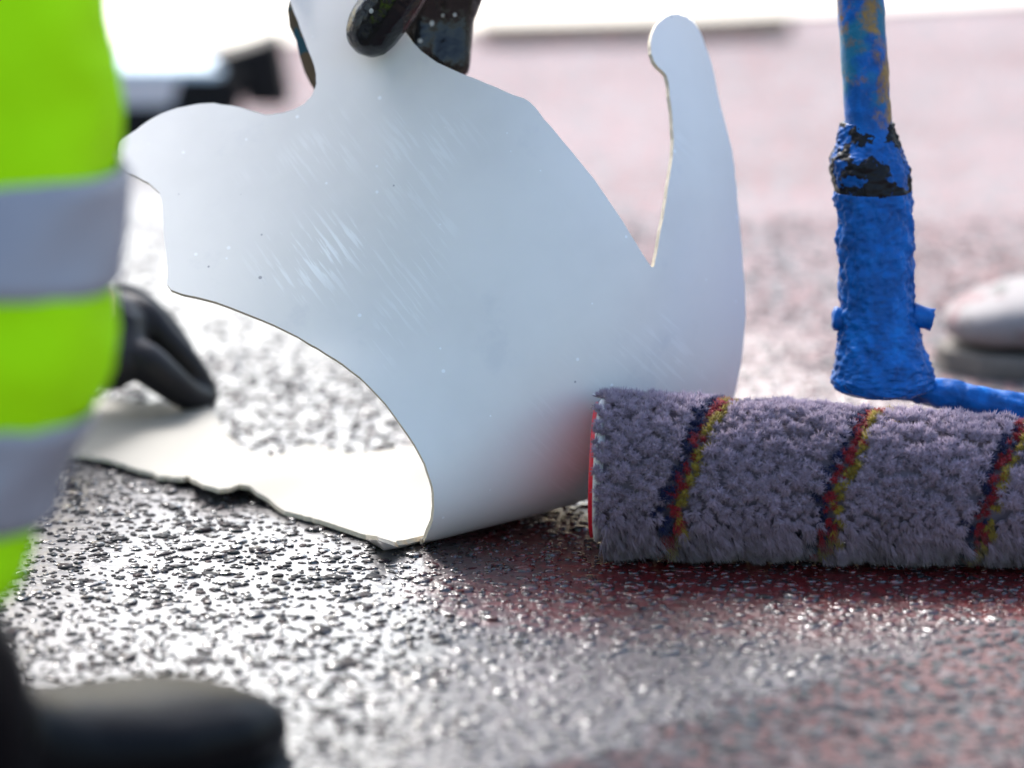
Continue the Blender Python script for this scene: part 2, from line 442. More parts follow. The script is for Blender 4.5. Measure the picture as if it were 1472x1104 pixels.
# ================================================================== CURLED STENCIL
P0 = on_z(590, 784)
aL = R(32.5); ax = np.array([math.cos(aL), math.sin(aL), 0]); nx = np.array([math.sin(aL), -math.cos(aL), 0])
SS = np.linspace(0, .62, 621); K1, LL, K2 = 1.30 / .031, .031, 3.1
TH = K1 * LL * (1 - np.exp(-SS / LL)) + K2 * SS
Q_ = np.concatenate([[0], np.cumsum(np.cos((TH[1:] + TH[:-1]) / 2) * np.diff(SS))])
Z_ = np.concatenate([[0], np.cumsum(np.sin((TH[1:] + TH[:-1]) / 2) * np.diff(SS))])
U0 = .055
def surf(u, s):
    u = np.asarray(u, float); s = np.asarray(s, float)
    q = np.where(s < 0, s, np.interp(np.maximum(s, 0), SS, Q_)); z = np.where(s < 0, 0, np.interp(np.maximum(s, 0), SS, Z_))
    w_ = np.clip(s / .12, 0, 1) ** 2
    du = u - U0
    q = q - np.where(du < 0, 1.3 * w_, 1.8) * du ** 2 - 8.0 * (.5 * ((.08 - u) + np.sqrt((.08 - u) ** 2 + .0016))) * np.maximum(s - .03, 0) ** 2 / (np.maximum(s - .03, 0) + .05)
    lift = .0034 + .075 * np.clip(u, 0, .13) * np.clip(1 + s / .05, 0, 1) + .0045 * np.clip(-s / .06, 0, 1) * np.exp(-((s + .135) / .035) ** 2) + .002 * np.clip(-s / .1, 0, 1) * np.sin(u * 24 + s * 30) ** 2
    return P0 + u[..., None] * ax + q[..., None] * nx + (z + lift)[..., None] * np.array([0, 0, 1])
gu, gs = np.meshgrid(np.linspace(-.35, .5, 140), np.linspace(.0, .6, 200))
GP = surf(gu, gs); gpx, gpy = project(GP)
def solve(px, py):
    k = np.argmin((gpx - px) ** 2 + (gpy - py) ** 2)
    u, s = gu.flat[k], gs.flat[k]
    for _ in range(25):
        f0 = np.array(project(surf(u, s))) - (px, py)
        e = 1e-5
        fu = (np.array(project(surf(u + e, s))) - (px, py) - f0) / e
        fs = (np.array(project(surf(u, s + e))) - (px, py) - f0) / e
        J = np.stack([fu, fs], 1)
        try: dx = np.linalg.solve(J, -f0)
        except np.linalg.LinAlgError: break
        dx = np.clip(dx, -.01, .01); u += dx[0]; s = max(s + dx[1], 1e-4)
    return u, s
def flat(px, py, z=.005):
    p = on_z(px, py, z) - P0
    return float(p @ ax), float(p @ nx)
upper_px = [(542, 771), (566, 779), (590, 784), (604, 778), (611, 764), (618, 745), (621, 718), (616, 690), (602, 655), (575, 612), (542, 570), (505, 535), (470, 512), (430, 488), (375, 462), (310, 437), (247, 420),
            (243, 390), (237, 330), (234, 288), (222, 272), (200, 258), (180, 250), (172, 240), (170, 225), (172, 208), (190, 195), (215, 178), (245, 163), (280, 154), (310, 152), (345, 157), (375, 166), (400, 167), (425, 160), (445, 147), (455, 130), (457, 110), (452, 92), (440, 60), (425, 20), (412, -20), (400, -60),
            (420, -90), (480, -95), (520, -70), (545, -20), (560, 20), (583, 47), (600, 68), (630, 92), (665, 108), (700, 122), (735, 137), (757, 146), (770, 158), (790, 183), (820, 220), (850, 258), (880, 302), (910, 350), (932, 384),
            (938, 372), (943, 345), (951, 300), (958, 255), (963, 215), (962, 175), (958, 140), (955, 116), (948, 104), (938, 95), (932, 80), (931, 62), (936, 45), (948, 30), (965, 23), (982, 27), (998, 42), (1010, 70), (1020, 105), (1028, 145), (1040, 190), (1049, 230), (1053, 270), (1058, 330), (1063, 390), (1066, 440), (1064, 480), (1060, 520), (1053, 556), (1040, 600), (1010, 640), (960, 680)]
def densify(pts, step):
    out = []
    for a, b in zip(pts[:-1], pts[1:]):
        a, b = np.array(a, float), np.array(b, float); k = max(1, int(np.linalg.norm(b - a) / step))
        out += [a + (b - a) * i / k for i in range(k)]
    return out + [np.array(pts[-1], float)]
us = []
sm = smooth_path([np.array(p, float) for p in upper_px], 3)
# keep the notch and the corners sharp where the photograph shows them
for p in sm: us.append(solve(*(p + rng.normal(0, .35, 2))))
base_r = us[-1]
us += [(base_r[0] - .005, .02), (base_r[0] - .02, -.010), (base_r[0] - .05, -.05)]
flap_px = [(600, 652), (594, 651), (540, 654), (500, 655), (470, 646), (443, 640), (420, 650), (395, 660), (372, 655), (345, 640), (325, 618), (308, 594), (300, 580), (260, 577), (200, 574), (140, 571), (60, 566), (0, 570), (-40, 596), (20, 636), (60, 644), (112, 650), (150, 659), (190, 671), (222, 678), (228, 683), (240, 684), (262, 690), (270, 688), (276, 698), (292, 709), (315, 714), (330, 712), (345, 707), (358, 708), (385, 718), (410, 731), (440, 739), (500, 758), (525, 765)]
fl = [flat(*p) for p in densify(flap_px, 6)]
fl = [(u + rng.normal(0, .00025), min(s, -.0015)) for u, s in fl]
poly = us + fl
# orient + interior points
def sheet_mesh(name, poly, fn, cell=.006, thick=.0024, back=None):
    poly = np.array(poly); n = len(poly)
    lo, hi = poly.min(0), poly.max(0)
    gx = np.arange(lo[0], hi[0], cell); gy = np.arange(lo[1], hi[1], cell)
    G = np.array([(x + (cell / 2 if j % 2 else 0), y) for j, y in enumerate(gy) for x in gx])
    # inside test and distance from the outline
    x, y = G[:, 0], G[:, 1]; ins = np.zeros(len(G), bool); md = np.full(len(G), 9.)
    for i in range(n):
        a, b = poly[i], poly[(i + 1) % n]
        if a[1] != b[1]:
            c = ((a[1] > y) != (b[1] > y)) & (x < (b[0] - a[0]) * (y - a[1]) / (b[1] - a[1]) + a[0]); ins ^= c
        ab = b - a; t = np.clip(((G - a) @ ab) / (ab @ ab + 1e-15), 0, 1); md = np.minimum(md, np.linalg.norm(G - a - t[:, None] * ab, axis=1))
    G = G[ins & (md > cell * .35)]
    pts = [Vector(p) for p in np.concatenate([poly, G])]
    res = delaunay_2d_cdt(pts, [(i, (i + 1) % n) for i in range(n)], [], 1, 1e-7)
    V2 = np.array([v[:] for v in res[0]]); F = [tuple(f) for f in res[2]]
    P = fn(V2[:, 0], V2[:, 1]); e = 1e-4
    du = fn(V2[:, 0] + e, V2[:, 1]) - P; ds = fn(V2[:, 0], V2[:, 1] + e) - P
    nr = np.cross(ds, du); nr /= np.linalg.norm(nr, axis=1)[:, None]
    k = len(P)
    V = np.concatenate([P, P - nr * thick])
    ed = {}
    for f in F:
        for a, b in zip(f, f[1:] + f[:1]): ed[(a, b)] = ed.get((a, b), 0) + 1
    rim = [(a, b) for (a, b) in ed if (b, a) not in ed]
    faces = list(F) + [tuple(i + k for i in reversed(f)) for f in F] + [(b, a, a + k, b + k) for a, b in rim]
    me = mesh_py(name, V, faces)
    mi = np.zeros(len(faces), np.int32); mi[len(F):2 * len(F)] = 2; mi[2 * len(F):] = 1
    me.update()
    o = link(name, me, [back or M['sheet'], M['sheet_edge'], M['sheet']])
    me.polygons.foreach_set('material_index', mi)
    sm_ = np.ones(len(faces), bool); sm_[2 * len(F):] = False; me.polygons.foreach_set('use_smooth', sm_)
    bm = bmesh.new(); bm.from_mesh(me); bmesh.ops.recalc_face_normals(bm, faces=bm.faces); 
    for ee in bm.edges:
        if len(ee.link_faces) == 2 and ee.link_faces[0].material_index != ee.link_faces[1].material_index: ee.smooth = False
    bm.to_mesh(me); bm.free()
    return o
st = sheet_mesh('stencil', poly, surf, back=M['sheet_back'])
tag(st, 'white plastic stencil curled up off the road, its top held by a gloved hand', 'stencil')

# ================================================================== PAINT ROLLER
pr = empty('paint_roller', (0, 0, 0))
c0 = on_y(856, 681, 1.8365); c1 = on_y(1472, 711, 1.819)
axd = (c1 - c0); L1 = np.linalg.norm(axd); axd /= L1
LT = .272
def RR(t): return .0408 - .0048 * t / L1
c0[2] = RR(0) + .0018
axd[2] = ((RR(L1) + .0022) - c0[2]) / L1; axd /= np.linalg.norm(axd)
up = np.array([0, 0, 1.]); sd = np.cross(axd, up); sd /= np.linalg.norm(sd); up = np.cross(sd, axd)   # sd points to the camera side
def rp(t, phi, r):
    t, phi, r = np.broadcast_arrays(np.asarray(t, float), phi, r)
    return c0 + t[..., None] * axd + r[..., None] * (np.cos(phi)[..., None] * sd + np.sin(phi)[..., None] * up)
def ring(t, r, n=64): return rp(np.full(n, t), np.linspace(0, 2 * math.pi, n, endpoint=False), np.full(n, r))
PILE = .0125
rs = link('sleeve', mesh_py('sleeve', *loft([ring(.0004, RR(0) - PILE - .003), ring(.0004, RR(0) - PILE + .005), ring(.0018, RR(0) - PILE + .0075), ring(.0042, RR(0) - PILE + .0070), ring(.0060, RR(0) - PILE + .0005), ring(LT - .004, RR(LT) - PILE + .0005), ring(LT, RR(LT) - PILE), ring(LT, RR(LT) - PILE - .003)], True)), M['backing'], pr)
link('pile_base', mesh_py('pile_base', *loft([ring(.0045, .02), ring(.0046, RR(0) - .0098), ring(.012, RR(0) - .0088), ring(LT - .003, RR(LT) - .0088), ring(LT - .002, .02)])), M['pilebase'], rs)
link('end_cap', mesh_py('end_cap', *loft([ring(.0, .0), ring(.0, .020), ring(-.0008, .0225), ring(-.0016, .0315), ring(-.0012, .0335), ring(.002, .0338)], False)), M['redplast'], pr)
# tufts
def make_tufts():
    sp = .0030
    T, PH = [], []
    rows = int((LT - .010) / (sp * .87))
    for i in range(rows):
        t = .0032 + i * sp * .87; n = int(2 * math.pi * RR(t) / sp)
        PH.append((np.arange(n) + (.5 if i % 2 else 0)) * 2 * math.pi / n); T.append(np.full(n, t))
    T = np.concatenate(T); PH = np.concatenate(PH); k = len(T)
    T = T + rng.normal(0, .0006, k); PH = PH + rng.normal(0, .0006, k) / .04
    return T, PH % (2 * math.pi)
T, PH = make_tufts(); NT_ = len(T)
# helical yarn stripe: t at the top of the sleeve for each turn
pitch = .0745
ph_rel = (PH - math.pi / 2 + math.pi) % (2 * math.pi) - math.pi      # 0 at the top, negative at the camera side
ph_cam = np.where(PH > 1.5 * math.pi, PH - 2 * math.pi, PH)           # -pi/2 bottom .. pi/2 top .. 3pi/2
t_top = np.dot(on_y(1050, 562, 1.84) - c0, axd)
hel = (T - t_top - (ph_cam - math.pi / 2) * pitch / (2 * math.pi)) % pitch
wob = .0012 * np.sin(PH * 5 + T * 60) + rng.normal(0, .0006, NT_)
hel = (hel + wob) % pitch
kind = np.zeros(NT_, int)
kind[(hel > pitch - .0112) & (hel < pitch - .0064)] = 1       # navy
kind[(hel >= pitch - .0064) & (hel < pitch - .0022)] = 2      # red
kind[(hel >= pitch - .0022) | (hel < .0018)] = 3              # yellow
cols = np.array([(.36, .275, .355), (.010, .013, .06), (.27, .014, .022), (.32, .225, .03)])
nzz = np.array([noise.noise(Vector((t * 55, math.cos(p) * 2.6, math.sin(p) * 2.6))) for t, p in zip(T, PH)])
nz2 = np.array([noise.noise(Vector((t * 150 + 9, math.cos(p) * 7, math.sin(p) * 7))) for t, p in zip(T, PH)])
tc = cols[kind] * (1 + .22 * nzz + rng.normal(0, .09, NT_))[:, None]
length = 1 + .20 * nzz + .26 * nz2 + rng.normal(0, .07, NT_)
length[kind > 0] -= .12
NSP = 48
IV, IF = ico(1)
nrm = np.cos(PH)[:, None] * sd + np.sin(PH)[:, None] * up
tan = -np.sin(PH)[:, None] * sd + np.cos(PH)[:, None] * up
axr = np.broadcast_to(axd, nrm.shape)
# pile is brushed flat low on the camera side
comb = np.clip((-.10 - np.sin(PH)) / .45, 0, 1) * np.where(np.cos(PH) > -.4, 1, .4)
cdir = -tan * .55 + axr * .55
lean = rng.normal(0, .22, (NT_, 2)) + .45 * np.stack([nzz, nz2], 1)
# neighbouring tufts mat together into small clumps
NC = int(LT * .25 / .0058 ** 2)
CT, CP = rng.random(NC) * LT, rng.random(NC) * 2 * math.pi
ctr = rp(CT, CP, RR(CT)); own = rp(T, PH, RR(T))
near = np.array([np.argmin(((ctr - q) ** 2).sum(1)) for q in own])
pull = ctr[near] - own; dist = np.linalg.norm(pull, axis=1)
pull = np.where((kind > 0)[:, None], .35, 1.0) * pull / .0085
length += .16 - .10 * np.clip(dist / .003, 0, 2)
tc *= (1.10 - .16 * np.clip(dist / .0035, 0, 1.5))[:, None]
axis = nrm + pull * .5 + .5 * lean[:, :1] * tan + lean[:, 1:] * axr + comb[:, None] * cdir * 1.5
axis /= np.linalg.norm(axis, axis=1)[:, None]
Rt = RR(T)
root = c0 + T[:, None] * axd + (Rt - .0088)[:, None] * nrm
LEN = .0085 * length
head = root + axis * (LEN * .68)[:, None] + nrm * (comb * .0030)[:, None]
def tuft_mesh(idx):
    n = len(idx)
    # knob
    hr = .00100 * rng.uniform(.85, 1.2, n)
    jit = 1 + rng.normal(0, .14, (n, len(IV)))
    loc = IV[None] * jit[..., None] * hr[:, None, None]
    V1 = head[idx][:, None] + loc + (loc @ axis[idx][:, :, None]) * axis[idx][:, None] * .6
    F1 = IF[None] + (np.arange(n) * len(IV))[:, None, None]
    # fibres
    dirs = rng.normal(0, 1, (n, NSP, 3)); dirs /= np.linalg.norm(dirs, axis=2)[..., None]
    dirs = dirs + axis[idx][:, None] * 1.0; dirs /= np.linalg.norm(dirs, axis=2)[..., None]
    dirs = dirs * (1 - .35 * comb[idx])[:, None, None] + axis[idx][:, None] * (comb[idx] * 1.1)[:, None, None]
    st_ = head[idx][:, None] - axis[idx][:, None] * .0012 + dirs * .0006
    ln = LEN[idx][:, None] * rng.uniform(.22, .46, (n, NSP)) * (1 + .25 * comb[idx])[:, None]
    tip = st_ + dirs * ln[..., None]
    b1 = np.cross(dirs, rng.normal(0, 1, (n, NSP, 3))); b1 /= np.linalg.norm(b1, axis=2)[..., None]; b2 = np.cross(dirs, b1)
    wd = .00034
    q = [st_ + wd * b1, st_ + wd * (-.5 * b1 + .866 * b2), st_ + wd * (-.5 * b1 - .866 * b2), tip]
    V2 = np.stack(q, 2).reshape(-1, 3)
    k = np.arange(n * NSP) * 4 + n * len(IV)
    F2 = np.stack([np.stack([k, k + 1, k + 3], 1), np.stack([k + 1, k + 2, k + 3], 1), np.stack([k + 2, k, k + 3], 1)], 1).reshape(-1, 3)
    V = np.concatenate([V1.reshape(-1, 3), V2]); V[:, 2] = np.maximum(V[:, 2], .0009 + rng.random(len(V)) * .0008)
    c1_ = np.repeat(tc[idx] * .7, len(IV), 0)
    tipc = np.stack([np.full((n, NSP), .55)] * 3 + [np.full((n, NSP), 1.2)], 2).reshape(-1, 1)  # roots darkened, tips lightened: depth shading painted into the fibre colour
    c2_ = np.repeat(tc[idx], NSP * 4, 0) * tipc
    return V, np.concatenate([F1.reshape(-1, 3), F2]), np.concatenate([c1_, c2_])
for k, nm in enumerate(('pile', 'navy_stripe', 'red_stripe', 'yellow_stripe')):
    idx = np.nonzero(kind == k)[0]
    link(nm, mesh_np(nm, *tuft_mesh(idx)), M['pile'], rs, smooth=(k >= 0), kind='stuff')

# frame: rod, socket, ferrule, pole
YS = 1.906
def lean_y(z): return YS + .26 * (z - .10)
def at_lean(px, py):
    d = ray(px, py); t = 1.9
    for _ in range(20): z = CAMH + t * d[2]; t = lean_y(z) / d[1]
    return np.array([0, 0, CAMH]) + t * d
def caked(prof, mat, name, amp, n=110, sub=13, squash=.85, parent=None):
    """prof: (py, left px, right px) from bottom to top"""
    P = np.array(prof, float); rows = []
    for i in range(len(P) - 1):
        for k in range(sub): rows.append(P[i] + (P[i + 1] - P[i]) * (k / sub))
    rows.append(P[-1]); rings = []
    for py, l, r in rows:
        a, b = at_lean(l, py), at_lean(r, py); c = (a + b) / 2; h = np.linalg.norm(b - a) / 2
        j = np.linspace(0, 2 * math.pi, n, endpoint=False)
        pts = c + np.stack([np.cos(j) * h, np.sin(j) * h * squash, np.sin(j) * -.0 * h], 1)
        nr = np.stack([np.cos(j), np.sin(j), 0 * j], 1)
        dd = []
        for q in pts:
            v = Vector(q)
            dd.append(noise.noise(Vector((v.x * 190, v.y * 190, v.z * 150))) * .55 + noise.noise(v * 420) * .42 + noise.noise(v * 800) * .22 + noise.noise(v * 80) * .35)
        rings.append(pts + nr * (np.array(dd) * amp)[:, None])
    V, F = loft(rings); return link(name, mesh_py(name, V, F), mat, parent)
sock = caked([(566, 1238, 1300), (564, 1210, 1328), (558, 1199, 1338), (545, 1195, 1340), (530, 1198, 1339), (510, 1201, 1334), (490, 1206, 1326), (470, 1209, 1319), (450, 1208, 1316), (420, 1207, 1312), (380, 1205, 1314), (340, 1203, 1313), (300, 1202, 1312), (275, 1200, 1311)], M['blue'], 'socket', .0026, parent=pr)
fer = caked([(282, 1202, 1310), (270, 1199, 1310), (245, 1192, 1308), (228, 1193, 1303), (214, 1198, 1296), (200, 1205, 1290), (188, 1208, 1287), (176, 1210, 1284)], M['blueblack'], 'ferrule', .0020, parent=pr)
# side lugs of the clamp bolt
for (xa, xb, yy) in ((1197, 1216, 457), (1310, 1340, 453)):
    a, b = at_lean(xa, yy), at_lean(xb, yy + (2 if xa < 1250 else 6))
    V, F = tube(smooth_path([a, a * .75 + b * .25, b], 3), [.0035, .0056, .0062, .0060, .0055, .0055, .0055], 18)
    V = [Vector(v) + Vector(v).normalized() * 0 + Vector((noise.noise(Vector(v) * 300), 0, noise.noise(Vector(v) * 330 + Vector((5, 0, 0))))) * .0012 for v in V]
    link('bolt_head', mesh_py('bolt_head', V, F), M['blue'], pr)
# pole rises far above the picture
pa, pb = at_lean(1250, 200), at_lean(1237, 0)
dirp = (pb - pa) / np.linalg.norm(pb - pa)
ptop = pa + dirp * 1.35
def pole_mesh():
    n = 40; rings = []; fr = frames([pa - dirp * .02, ptop])
    for k in range(240):
        s = -.02 + 1.37 * (k / 239) ** 1.7
        p = pa + dirp * s
        v = []
        for j in range(n):
            a = 2 * math.pi * j / n; o = np.array(fr[0][1]) * math.cos(a) + np.array(fr[0][2]) * math.sin(a)
            q = Vector(p + o * .0118)
            v.append(p + o * (.0119 + (noise.noise(q * 130) * .0006 + noise.noise(q * 300) * .0004) * max(0, 1 - max(s, 0) / .25)))
        rings.append(np.array(v))
    return loft(rings)
link('pole', mesh_py('pole', *pole_mesh()), M['pole'], pr)
V, F = tube([ptop - dirp * .16, ptop - dirp * .15, ptop, ptop + dirp * .005], [.0125, .0155, .0155, .010], 20)
link('grip', mesh_py('grip', V, F), M['rubber'], pr)
# rod from the socket round the end of the sleeve into its axle
r1 = on_y(1290, 552, 1.905); r2 = on_y(1347, 565, 1.903); r3 = on_y(1472, 588, 1.898)
e_ax = c0 + axd * (LT + .045); e_in = c0 + axd * (LT - .03)
dr = (r3 - r2); r4 = r3 + dr * .85; r5 = e_ax + np.array([.004, .022, .012])
rod = smooth_path([r1, r2, r3, r4, r5, e_ax + np.array([0, .004, 0]), e_ax - axd * .02, e_in], 14)
V, F = tube(rod, .0074, 26)
V = [Vector(v) + Vector((noise.noise(Vector(v) * 260), noise.noise(Vector(v) * 260 + Vector((7, 0, 0))), noise.noise(Vector(v) * 260 + Vector((0, 9, 0))))) * .0020 for v in V]
link('frame_rod', mesh_py('frame_rod', V, F), M['blue'], pr)
tag(pr, 'paint roller with shaggy lilac sleeve, coloured spiral stripes and blue paint-caked frame', 'paint roller')

# ================================================================== CROUCHING WORKER
wk = empty('person', (-.30, 1.40, 0))
tag(wk, 'crouching worker in fluorescent yellow trousers, black boots and black gloves holding the curled stencil', 'person')
edge = [(-260, 140, 1.50), (-120, 150, 1.49), (0, 166, 1.47), (150, 168, 1.46), (300, 168, 1.445), (420, 168, 1.43), (500, 152, 1.42), (580, 108, 1.41), (640, 72, 1.40), (700, 56, 1.395), (765, 38, 1.39), (806, 24, 1.388)]
rad = [.090, .088, .086, .085, .083, .082, .080, .077, .074, .071, .068, .066]
E_ = smooth_path([np.array([*on_y(x, y, dy), r, y]) for (y, x, dy), r in zip(edge, rad)], 5)
def leg_ring(e, extra=0.0, n=56):
    r = e[3]; c = e[:3] - np.array([r, 0, 0]); j = np.linspace(0, 2 * math.pi, n, endpoint=False)
    ww = 1 + .018 * np.sin(3 * j + e[4] * .012) + .012 * np.sin(7 * j + e[4] * .03)
    return c + np.stack([np.cos(j) * (r * ww + extra), np.sin(j) * (r * ww + extra) * .92, -.012 * np.cos(j)], 1)
knee = np.array([*(E_[0][:3] - np.array([.09, 0, 0])), .088])
trs0 = [loft([leg_ring(e) for e in E_])]
trs = [
       chain([(knee[0], knee[1], knee[2], .086), (knee[0] - .02, knee[1] + .0, knee[2] + .06, .088), (-.40, 1.30, .40, .105), (-.52, 1.20, .32, .13)]),
       chain([(-.52, 1.20, .32, .14), (-.60, 1.30, .32, .14)]),
       chain([(-.62, 1.28, .32, .125), (-.56, 1.52, .44, .095), (-.52, 1.66, .50, .085), (-.54, 1.62, .36, .080), (-.58, 1.54, .12, .068)])]
fused('trousers', trs, M['greytrouser'], wk, .008, 4, (.010, .06))
tr = fused('trouser_leg', trs0, M['hivis'], wk, .006, 4, (.012, .055))
for lo, hi in ((196, 362), (545, 702)):
    sel = [e for e in E_]
    yy = np.linspace(lo, hi, 14); Ea = np.array(E_); o_ = np.argsort(Ea[:, 4])
    rows = [np.array([np.interp(y, Ea[o_, 4], Ea[o_, k]) for k in range(5)]) for y in yy]
    V, F = loft([leg_ring(e, .0040 if 0 < i < 13 else .001) for i, e in enumerate(rows)], False)
    link('reflective_band', mesh_py('reflective_band', V, F), M['tape'], tr)
def boot(toe, dirv, name_parent, mat, sole_mat, length=.29, shaft=True, shaft_h=.17, lean=(0, 0), hscale=1.0, sole_h=.022, ankle=False):
    dv = np.array([dirv[0], dirv[1], 0.]); dv /= np.linalg.norm(dv); sv = np.array([-dv[1], dv[0], 0])
    prof = [(0.0, .012, .030, .085), (.012, .030, .016, .10), (.05, .036, .014, .12), (.09, .036, .014, .115), (.13, .036, .014, .092), (.17, .041, .014, .072), (.21, .046, .014, .062), (.245, .045, .014, .056), (.268, .038, .015, .050), (.282, .026, .018, .042), (.29, .010, .022, .034)]
    heel = np.array([toe[0], toe[1], 0]) - dv * length
    rings = []; n = 28
    for t, wd, zb, zt in prof:
        zt = zb + (zt - zb) * hscale
        j = np.linspace(0, 2 * math.pi, n, endpoint=False); cj, sj = np.cos(j), np.sin(j)
        x = np.sign(cj) * np.abs(cj) ** .75 * wd
        z = (zb + zt) / 2 + np.sign(sj) * np.abs(sj) ** .8 * (zt - zb) / 2
        rings.append(heel + dv * (t * length / .29) + x[:, None] * sv + np.stack([0 * z, 0 * z, z], 1))
    parts = [loft(rings)]
    if shaft:
        a = heel + dv * .075
        parts.append(chain([(*(a + (0, 0, .07)), .046), (a[0] + lean[0] * .5, a[1] + lean[1] * .5, .12, .050), (a[0] + lean[0], a[1] + lean[1], shaft_h, .054)]))
        if ankle: q = heel + dv * .115; parts.append(chain([(*(q + (0, 0, .045)), .044), (*(q - dv * .010 + (0, 0, .075)), .048), (*(q - dv * .032 + (0, 0, .105)), .050)]))
    b = fused('boot', parts, mat, name_parent, .004, 6)
    # sole
    outl = [(-.003, .0), (.0, .022), (.02, .036), (.08, .037), (.13, .036), (.18, .044), (.22, .049), (.255, .045), (.278, .030), (.293, .010), (.294, .0)]
    full = [(t, x) for t, x in outl] + [(t, -x) for t, x in reversed(outl[1:-1])]
    ring2 = lambda z, s: np.array([heel + dv * (t * length / .29) + sv * x * s + np.array([0, 0, z]) for t, x in full])
    V, F = loft([ring2(.0006, .97), ring2(.004, 1.0), ring2(sole_h, 1.0), ring2(sole_h + .004, .95)])
    link('sole', mesh_py('sole', V, F), sole_mat, b, smooth=False)
    return b
boot(on_y(375, 1075, 1.50), (.66, .75), wk, M['leather'], M['rubber'], lean=(-.01, .02), hscale=.84, sole_h=.014, ankle=True)
boot(np.array([-.42, 1.72, 0]), (.66, .75), wk, M['leather'], M['rubber'], lean=(.0, .01))
# upper body: jacket, head, helmet (above the picture)
rs_ = np.array([-.32, 1.40, .74]); ls_ = np.array([-.54, 1.68, .62])
D0u, D0s = solve(545, 48); HP = surf(D0u, D0s)
rw = on_y(640, -175, HP[1] - .02); lw = on_y(118, 470, 2.125)
body = [chain([(-.57, 1.26, .34, .12), (-.51, 1.38, .53, .125), (-.44, 1.52, .68, .11), (-.42, 1.56, .79, .055)]),
        chain([(*rs_, .06), (-.43, 1.54, .70, .08), (*ls_, .06)]),
        chain([(*rs_, .052), (-.22, 1.68, .53, .043), (*(rw + np.array([0, -.03, .03])), .032), (*rw, .028)]),
        chain([(*ls_, .052), (-.49, 1.95, .38, .043), (*lw, .027)]),
        ellipsoid((-.39, 1.60, .885), (.075, .085, .108)), ellipsoid((-.342, 1.658, .87), (.016, .016, .02)),
        ellipsoid((-.445, 1.645, .88), (.02, .012, .03)), ellipsoid((-.335, 1.545, .88), (.02, .012, .03)), ellipsoid((-.355, 1.64, .815), (.035, .035, .025))]
fused('body', body, M['skin'], wk, .008, 4)
jk = [chain([(-.575, 1.25, .34, .138), (-.515, 1.375, .53, .142), (-.445, 1.515, .68, .122)]),
      chain([(*rs_, .072), (-.43, 1.54, .69, .09), (*ls_, .072)]),
      chain([(*rs_, .070), (-.22, 1.68, .53, .053), (*(rw * .7 + np.array([-.22, 1.68, .53]) * .3), .048)]),
      chain([(*ls_, .070), (-.49, 1.95, .38, .056), (*(lw * .75 + np.array([-.49, 1.95, .38]) * .25), .046)])]
fused('jacket', jk, M['greycloth'], wk, .008, 5, (.012, .07))
hv, hf = ellipsoid((-.395, 1.595, .925), (.105, .125, .10)); hv[:, 2] = np.maximum(hv[:, 2], .908)
bv, bf = ellipsoid((-.385, 1.61, .908), (.125, .15, .010))
fused('helmet', [(hv, hf), (bv, bf)], M['helmet'], wk, .006, 3)
# right hand: thumb in front of the sheet, fingers behind it
def pt(px, py, dy, r): return (*on_y(px, py, HP[1] + dy), r)
hand = [chain([pt(640, -190, -.01, .027), pt(640, -130, .0, .028)]),
        chain([pt(610, -135, -.004, .020), pt(655, -130, .006, .021), pt(680, -125, .016, .018)]),
        chain([pt(622, -100, -.008, .0185), pt(588, -42, -.020, .0155), pt(562, 5, -.020, .0148), pt(545, 28, -.0185, .0146), pt(535, 44, -.0175, .0140)], 5),
        chain([pt(610, -110, .012, .0145), pt(606, -50, .026, .0128), pt(606, 20, .030, .0118), pt(600, 70, .024, .0105)], 4),
        chain([pt(640, -115, .016, .0145), pt(640, -45, .032, .0130), pt(640, 35, .034, .0122), pt(634, 88, .026, .0108)], 4),
        chain([pt(668, -115, .018, .0140), pt(664, -55, .034, .0118), pt(655, 25, .034, .0100), pt(652, 92, .026, .0092)], 4),
        chain([pt(690, -105, .020, .0125), pt(684, -60, .036, .0105), pt(674, -20, .040, .0095), pt(664, 14, .036, .0085)], 4)]
fused('glove', hand, M['glove'], wk, .0016, 3)
# left hand pinching the flat sheet
def pl(px, py, y, r): return (*on_y(px, py, y), r)
hand2 = [chain([pl(110, 470, 2.125, 0.0264), pl(150, 485, 2.13, 0.0264)]), chain([pl(150, 455, 2.15, 0.0176), pl(165, 480, 2.13, 0.0194), pl(160, 520, 2.11, 0.0167)]),
         chain([pl(165, 445, 2.150, 0.0114), pl(205, 452, 2.145, 0.0101), pl(235, 485, 2.140, 0.0092), pl(268, 522, 2.140, 0.0088), pl(290, 552, 2.142, 0.0077), pl(301, 569, 2.145, 0.0062)], 4),
         chain([pl(160, 430, 2.165, 0.0110), pl(195, 436, 2.170, 0.0097), pl(235, 470, 2.175, 0.0088), pl(262, 505, 2.170, 0.0079)], 4),
         chain([pl(165, 505, 2.120, 0.0132), pl(205, 520, 2.112, 0.0123), pl(238, 545, 2.115, 0.0110), pl(268, 567, 2.125, 0.0092), pl(296, 574, 2.138, 0.0069)], 4),
         chain([pl(150, 450, 2.18, 0.0106), pl(190, 450, 2.19, 0.0092), pl(222, 490, 2.19, 0.0084), pl(235, 530, 2.18, 0.0075)], 4),
         chain([pl(140, 470, 2.19, 0.0097), pl(175, 480, 2.20, 0.0084), pl(198, 510, 2.20, 0.0075)], 4)]
fused('glove', hand2, M['glovem'], wk, .0016, 4)

